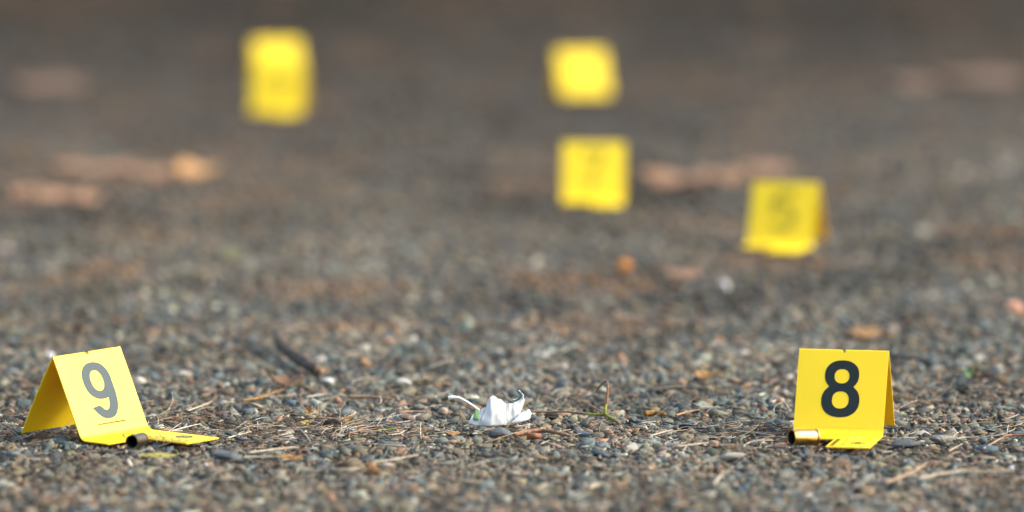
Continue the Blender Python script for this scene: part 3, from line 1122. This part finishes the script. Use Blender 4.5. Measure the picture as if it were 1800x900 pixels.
twig("twig", [(612, 762), (640, 756), (668, 755), (690, 766)], 0.6, M_RED, "reddish bent twig lying across the heap of dry scraps", "twig", TW)
twig("blade_of_grass", [(664, 758), (680, 755), (699, 752)], 0.5, M_GREEN, "short green blade of grass right of the heap of dry scraps", "grass blade")
twig("straw", [(655, 812), (690, 808), (735, 799)], 0.7, M_PALE, "greenish pale straw right of the orange brown rounded stone", "straw", ST)
twig("straw", [(560, 820), (590, 825), (638, 823)], 0.8, M_PALE, "blurred pale straw ending at the orange brown rounded stone", "straw", ST)
twig("straw", [(1036, 858), (1050, 852), (1070, 852)], 0.9, M_PALE, "blurred bent straw at the bottom under the green forked twig", "straw", ST)
twig("straw", [(1255, 852), (1262, 842), (1270, 832)], 0.9, M_PALE, "blurred straw slanting up at the bottom left of marker 8", "straw", ST)

# green forked twig
fk = empty("forked_twig", G(1064, 735, 3 * MM))
tag(fk, "green and brown forked twig with one arm hooked upward, right of the white leaf", "twig", TW)
f0 = fk.location.copy()
Yf = f0.y
ctr = Q(1063, 728, Yf)
tube("stem", [q - f0 for q in [Q(1085, 741, Yf - 0.012), Q(1074, 735, Yf - 0.005), ctr]], [1.2 * MM, 1.05 * MM, 1.05 * MM], M_STEM, fk, 9)
tube("cut_end", [q - f0 for q in [Q(1085, 741, Yf - 0.012), Q(1088, 743, Yf - 0.016)]], [1.4 * MM, 1.2 * MM], M_TAN, fk, 9, 3)
tube("branch", [q - f0 for q in [ctr, Q(1048, 729, Yf + 0.005), Q(1028, 727, Yf + 0.01)]], [1.2 * MM, 0.9 * MM, 0.8 * MM], M_YGREEN, fk, 8)
tube("branch", [q - f0 for q in [Q(1028, 727, Yf + 0.01), Q(995, 724, Yf + 0.016), Q(965, 724, Yf + 0.018), Q(932, 724, Yf + 0.018)]], [0.8 * MM, 0.75 * MM, 0.7 * MM], M_RED, fk, 8)
tube("branch", [q - f0 for q in [ctr, Q(1064, 719, Yf), Q(1066, 711, Yf + 0.002)]], [1.3 * MM, 1.0 * MM, 0.8 * MM], M_YGREEN, fk, 8)
tube("branch", [q - f0 for q in [Q(1066, 711, Yf + 0.002), Q(1068, 690, Yf + 0.006), Q(1068, 674, Yf + 0.012), Q(1065, 670, Yf + 0.03), Q(1054, 679, Yf + 0.07), Q(1047, 690, Yf + 0.10)]],
     [0.75 * MM, 0.65 * MM, 0.65 * MM, 0.6 * MM, 0.5 * MM], M_BROWN, fk, 8)
tube("branch", [q - f0 for q in [ctr, Q(1050, 720, Yf + 0.04), Q(1030, 709, Yf + 0.09), Q(1000, 699, Yf + 0.14)]], [1.0 * MM, 0.8 * MM, 0.7 * MM], M_RED, fk, 8)


# flat scraps: curled, thin, with an uneven outline
def scrap(name, px, py, w, depth, hgt, mat, label, cat, group=None, seed=0, th=0.4, yaw=0.0):
    r = random.Random(seed)
    p = G(px, py, 2.5 * MM)
    sc = FPX / (p - CAM).length
    w = w / sc; hgt = hgt / sc
    d = depth * MM
    n, m = 14, 8
    rows = []
    a = [r.uniform(0, 6.28) for _ in range(6)]
    ca, sa = math.cos(yaw), math.sin(yaw)
    for i in range(m + 1):
        t = i / m * 2 - 1
        row = []
        for j in range(n + 1):
            s = j / n * 2 - 1
            rr = 1 + 0.16 * math.sin(5 * math.atan2(t, s) + a[0]) + 0.08 * math.sin(9 * math.atan2(t, s) + a[1])
            # square to disc
            x = s * math.sqrt(1 - t * t / 2) * rr; y = t * math.sqrt(1 - s * s / 2) * rr
            z = hgt * (0.5 * (y * 0.5 + 0.5) + 0.35 * x * x + 0.22 * math.sin(3 * x + a[2]) * math.cos(2 * y + a[3]))
            X, Yy = x * w / 2, y * d / 2
            row.append(Vector((X * ca - Yy * sa, X * sa + Yy * ca, max(z, 0) + 0.5 * MM)))
        rows.append(row)
    o = strip_sheet(name, rows, mat, None, th * MM)
    o.location = p
    tag(o, label, cat, group)
    return o


LS = "leaf scraps lying on the road"
scrap("leaf_scrap", 278, 803, 66, 13, 6, M_YLEAF, "yellow strip of leaf lying in front of the dull casing", "leaf scrap", LS, 1)
scrap("leaf_scrap", 513, 808, 40, 12, 11, M_OCHRE, "orange brown leaf scrap lying on pale straws", "leaf scrap", LS, 2)
scrap("leaf_scrap", 1240, 664, 36, 16, 15, M_OCHRE, "orange brown curled leaf scrap left of and behind marker 8", "leaf scrap", LS, 3)
scrap("leaf_scrap", 1700, 662, 17, 12, 20, M_GREEN, "small bright green leaf scrap right of marker 8", "leaf scrap", LS, 4)
scrap("bark_flake", 506, 676, 54, 22, 20, M_DUST, "pinkish tan flake of bark below the dark curved stick", "bark flake", None, 5, 1.5)
scrap("leaf_scrap", 540, 726, 16, 9, 17, M_OCHRE, "small amber bud scale standing left of the straight tan twig", "leaf scrap", LS, 6)
scrap("leaf_scrap", 612, 742, 22, 10, 12, M_OCHRE, "small ochre scale at the right end of the arched twig", "leaf scrap", LS, 7)
scrap("leaf_scrap", 537, 746, 20, 8, 7, M_YLEAF, "small olive yellow scrap under the left end of the arched twig", "leaf scrap", LS, 8)
scrap("leaf_scrap", 796, 764, 24, 10, 5, M_OCHRE, "small flat orange scrap in front of the white leaf's left end", "leaf scrap", LS, 9)
scrap("leaf_scrap", 1520, 588, 60, 40, 10, M_OCHRE, "blurred ochre leaf scrap on the ground behind marker 8", "leaf scrap", LS, 10)
scrap("leaf_scrap", 1205, 484, 70, 50, 10, M_BROWN, "blurred brown leaf scrap right of the orange stone", "leaf scrap", LS, 11)
scrap("leaf_scrap", 407, 447, 40, 50, 10, M_OLIVE, "blurred dull olive leaf scrap on the far ground", "leaf scrap", LS, 12)
BK = "blurred pieces of bark on the far ground"
for i, (px, py, w, d, h, lab) in enumerate([
    (345, 306, 66, 60, 34, "bright orange tan blurred bark piece, right end of the left row"),
    (265, 306, 90, 60, 20, "blurred tan bark piece left of the bright orange tan one"),
    (165, 298, 130, 80, 20, "long blurred tan bark piece in the middle of the left row"),
    (105, 348, 90, 70, 30, "blurred tan bark piece nearer than the rest of the left row"),
    (50, 346, 60, 60, 26, "blurred tan bark piece at the far left edge of the left row"),
    (155, 352, 36, 50, 18, "small blurred tan bark piece at the near end of the left row"),
    (1185, 320, 110, 70, 34, "blurred tan bark piece touching the middle yellow marker"),
    (1265, 312, 80, 70, 24, "blurred tan bark piece in the middle of the right row"),
    (1345, 300, 90, 70, 20, "faint blurred tan bark piece at the right end of the right row"),
    (90, 150, 130, 160, 16, "faint blurred brown bark piece high up at the left"),
    (1600, 152, 90, 120, 24, "faint blurred tan bark piece high up at the right, left of a wider one"),
    (1730, 140, 170, 160, 20, "wide faint blurred tan bark piece high up near the right edge"),
]):
    scrap("bark_piece", px, py, w, d, h * 0.75, M_ORANGE if i == 0 else M_PINK if i < 9 else M_DUST, lab, "bark piece", BK, 40 + i, 3.0)


# ------------------------------------------------------------------ fine dry litter nobody could count
def litter(n, seed):
    r = random.Random(seed)
    V, F, C = [], [], []
    cl = [(635, 762, 40, 10), (655, 755, 40, 8), (310, 735, 60, 14), (400, 775, 60, 12), (470, 770, 60, 14), (1340, 765, 60, 12), (1290, 775, 80, 14),
          (905, 760, 20, 8), (1700, 840, 120, 20), (560, 765, 90, 14), (80, 745, 70, 12), (1640, 875, 120, 14), (290, 760, 30, 10)]
    tones = [(0.50, 0.41, 0.27), (0.40, 0.30, 0.18), (0.22, 0.13, 0.07), (0.58, 0.52, 0.40), (0.14, 0.09, 0.06), (0.33, 0.19, 0.09)]
    for k in range(n):
        if k < n * 0.2:
            cx, cy, sx, sy = r.choice(cl)
            px, py = r.gauss(cx, sx), r.gauss(cy, sy)
        else:
            px, py = r.uniform(-60, 1860), 560 + 350 * r.random() ** 0.7
        py = min(max(py, 520), 930)
        p = G(px, py, 0)
        ln = r.uniform(4, 26) * MM * (1.5 if r.random() < 0.12 else 1)
        a = r.uniform(0, math.pi)
        d = Vector((math.cos(a), math.sin(a), 0))
        q = Vector((-d.y, d.x, 0))
        bow = r.uniform(-0.25, 0.25) * ln
        tilt = r.gauss(0, 0.10) if r.random() < 0.9 else r.uniform(0.3, 0.7)
        z0 = r.uniform(1.2, 4.2) * MM
        pts = [p + d * (t - 0.5) * ln + q * bow * (1 - (2 * t - 1) ** 2) + Vector((0, 0, z0 + abs(tilt) * t * ln)) for t in (0, 0.33, 0.66, 1)]
        rad = r.uniform(0.16, 0.5) * MM
        v, f = tube_geo(pts, [rad, rad, rad * 0.6], 3, 0.1)
        o = len(V)
        V.extend(v)
        for g in f:
            F.extend([(g[0] + o, g[i] + o, g[i + 1] + o) for i in range(1, len(g) - 1)])
        c = r.choice(tones); b = r.uniform(0.4, 0.8)
        C.extend([[x * b for x in c]] * len(v))
    # crumbs of leaf and bark between the stones
    m = 2600
    pp = np.array([tuple(G(r.uniform(-60, 1860), 540 + 380 * r.random() ** 0.8, 0)) for _ in range(m)])
    pp[:, 2] = rng.uniform(0.8, 3.0, m) * MM
    sz = rng.uniform(0.8, 2.6, m) * MM
    half = np.stack([sz * rng.uniform(1, 2.2, m), sz * 0.8, sz * rng.uniform(0.15, 0.35, m)], 1)
    cc = np.array(tones)[rng.integers(1, 6, m)] * rng.uniform(0.25, 0.75, (m, 1))
    v2, f2, c2 = scatter(pp, half, cc, T10, 0.5)
    V = np.concatenate([np.array([tuple(v) for v in V]), v2])
    F = np.concatenate([np.array(F), f2 + len(V) - len(v2)])
    C = np.concatenate([np.array(C), c2])
    me = mesh_from("dry_grass_litter", V, F, C)
    o = link("dry_grass_litter", me, M_STRAW, None, smooth=True)
    tag(o, "thin dry grass and needle litter strewn over the stones", "litter", kind="stuff")


litter(3200, 21)
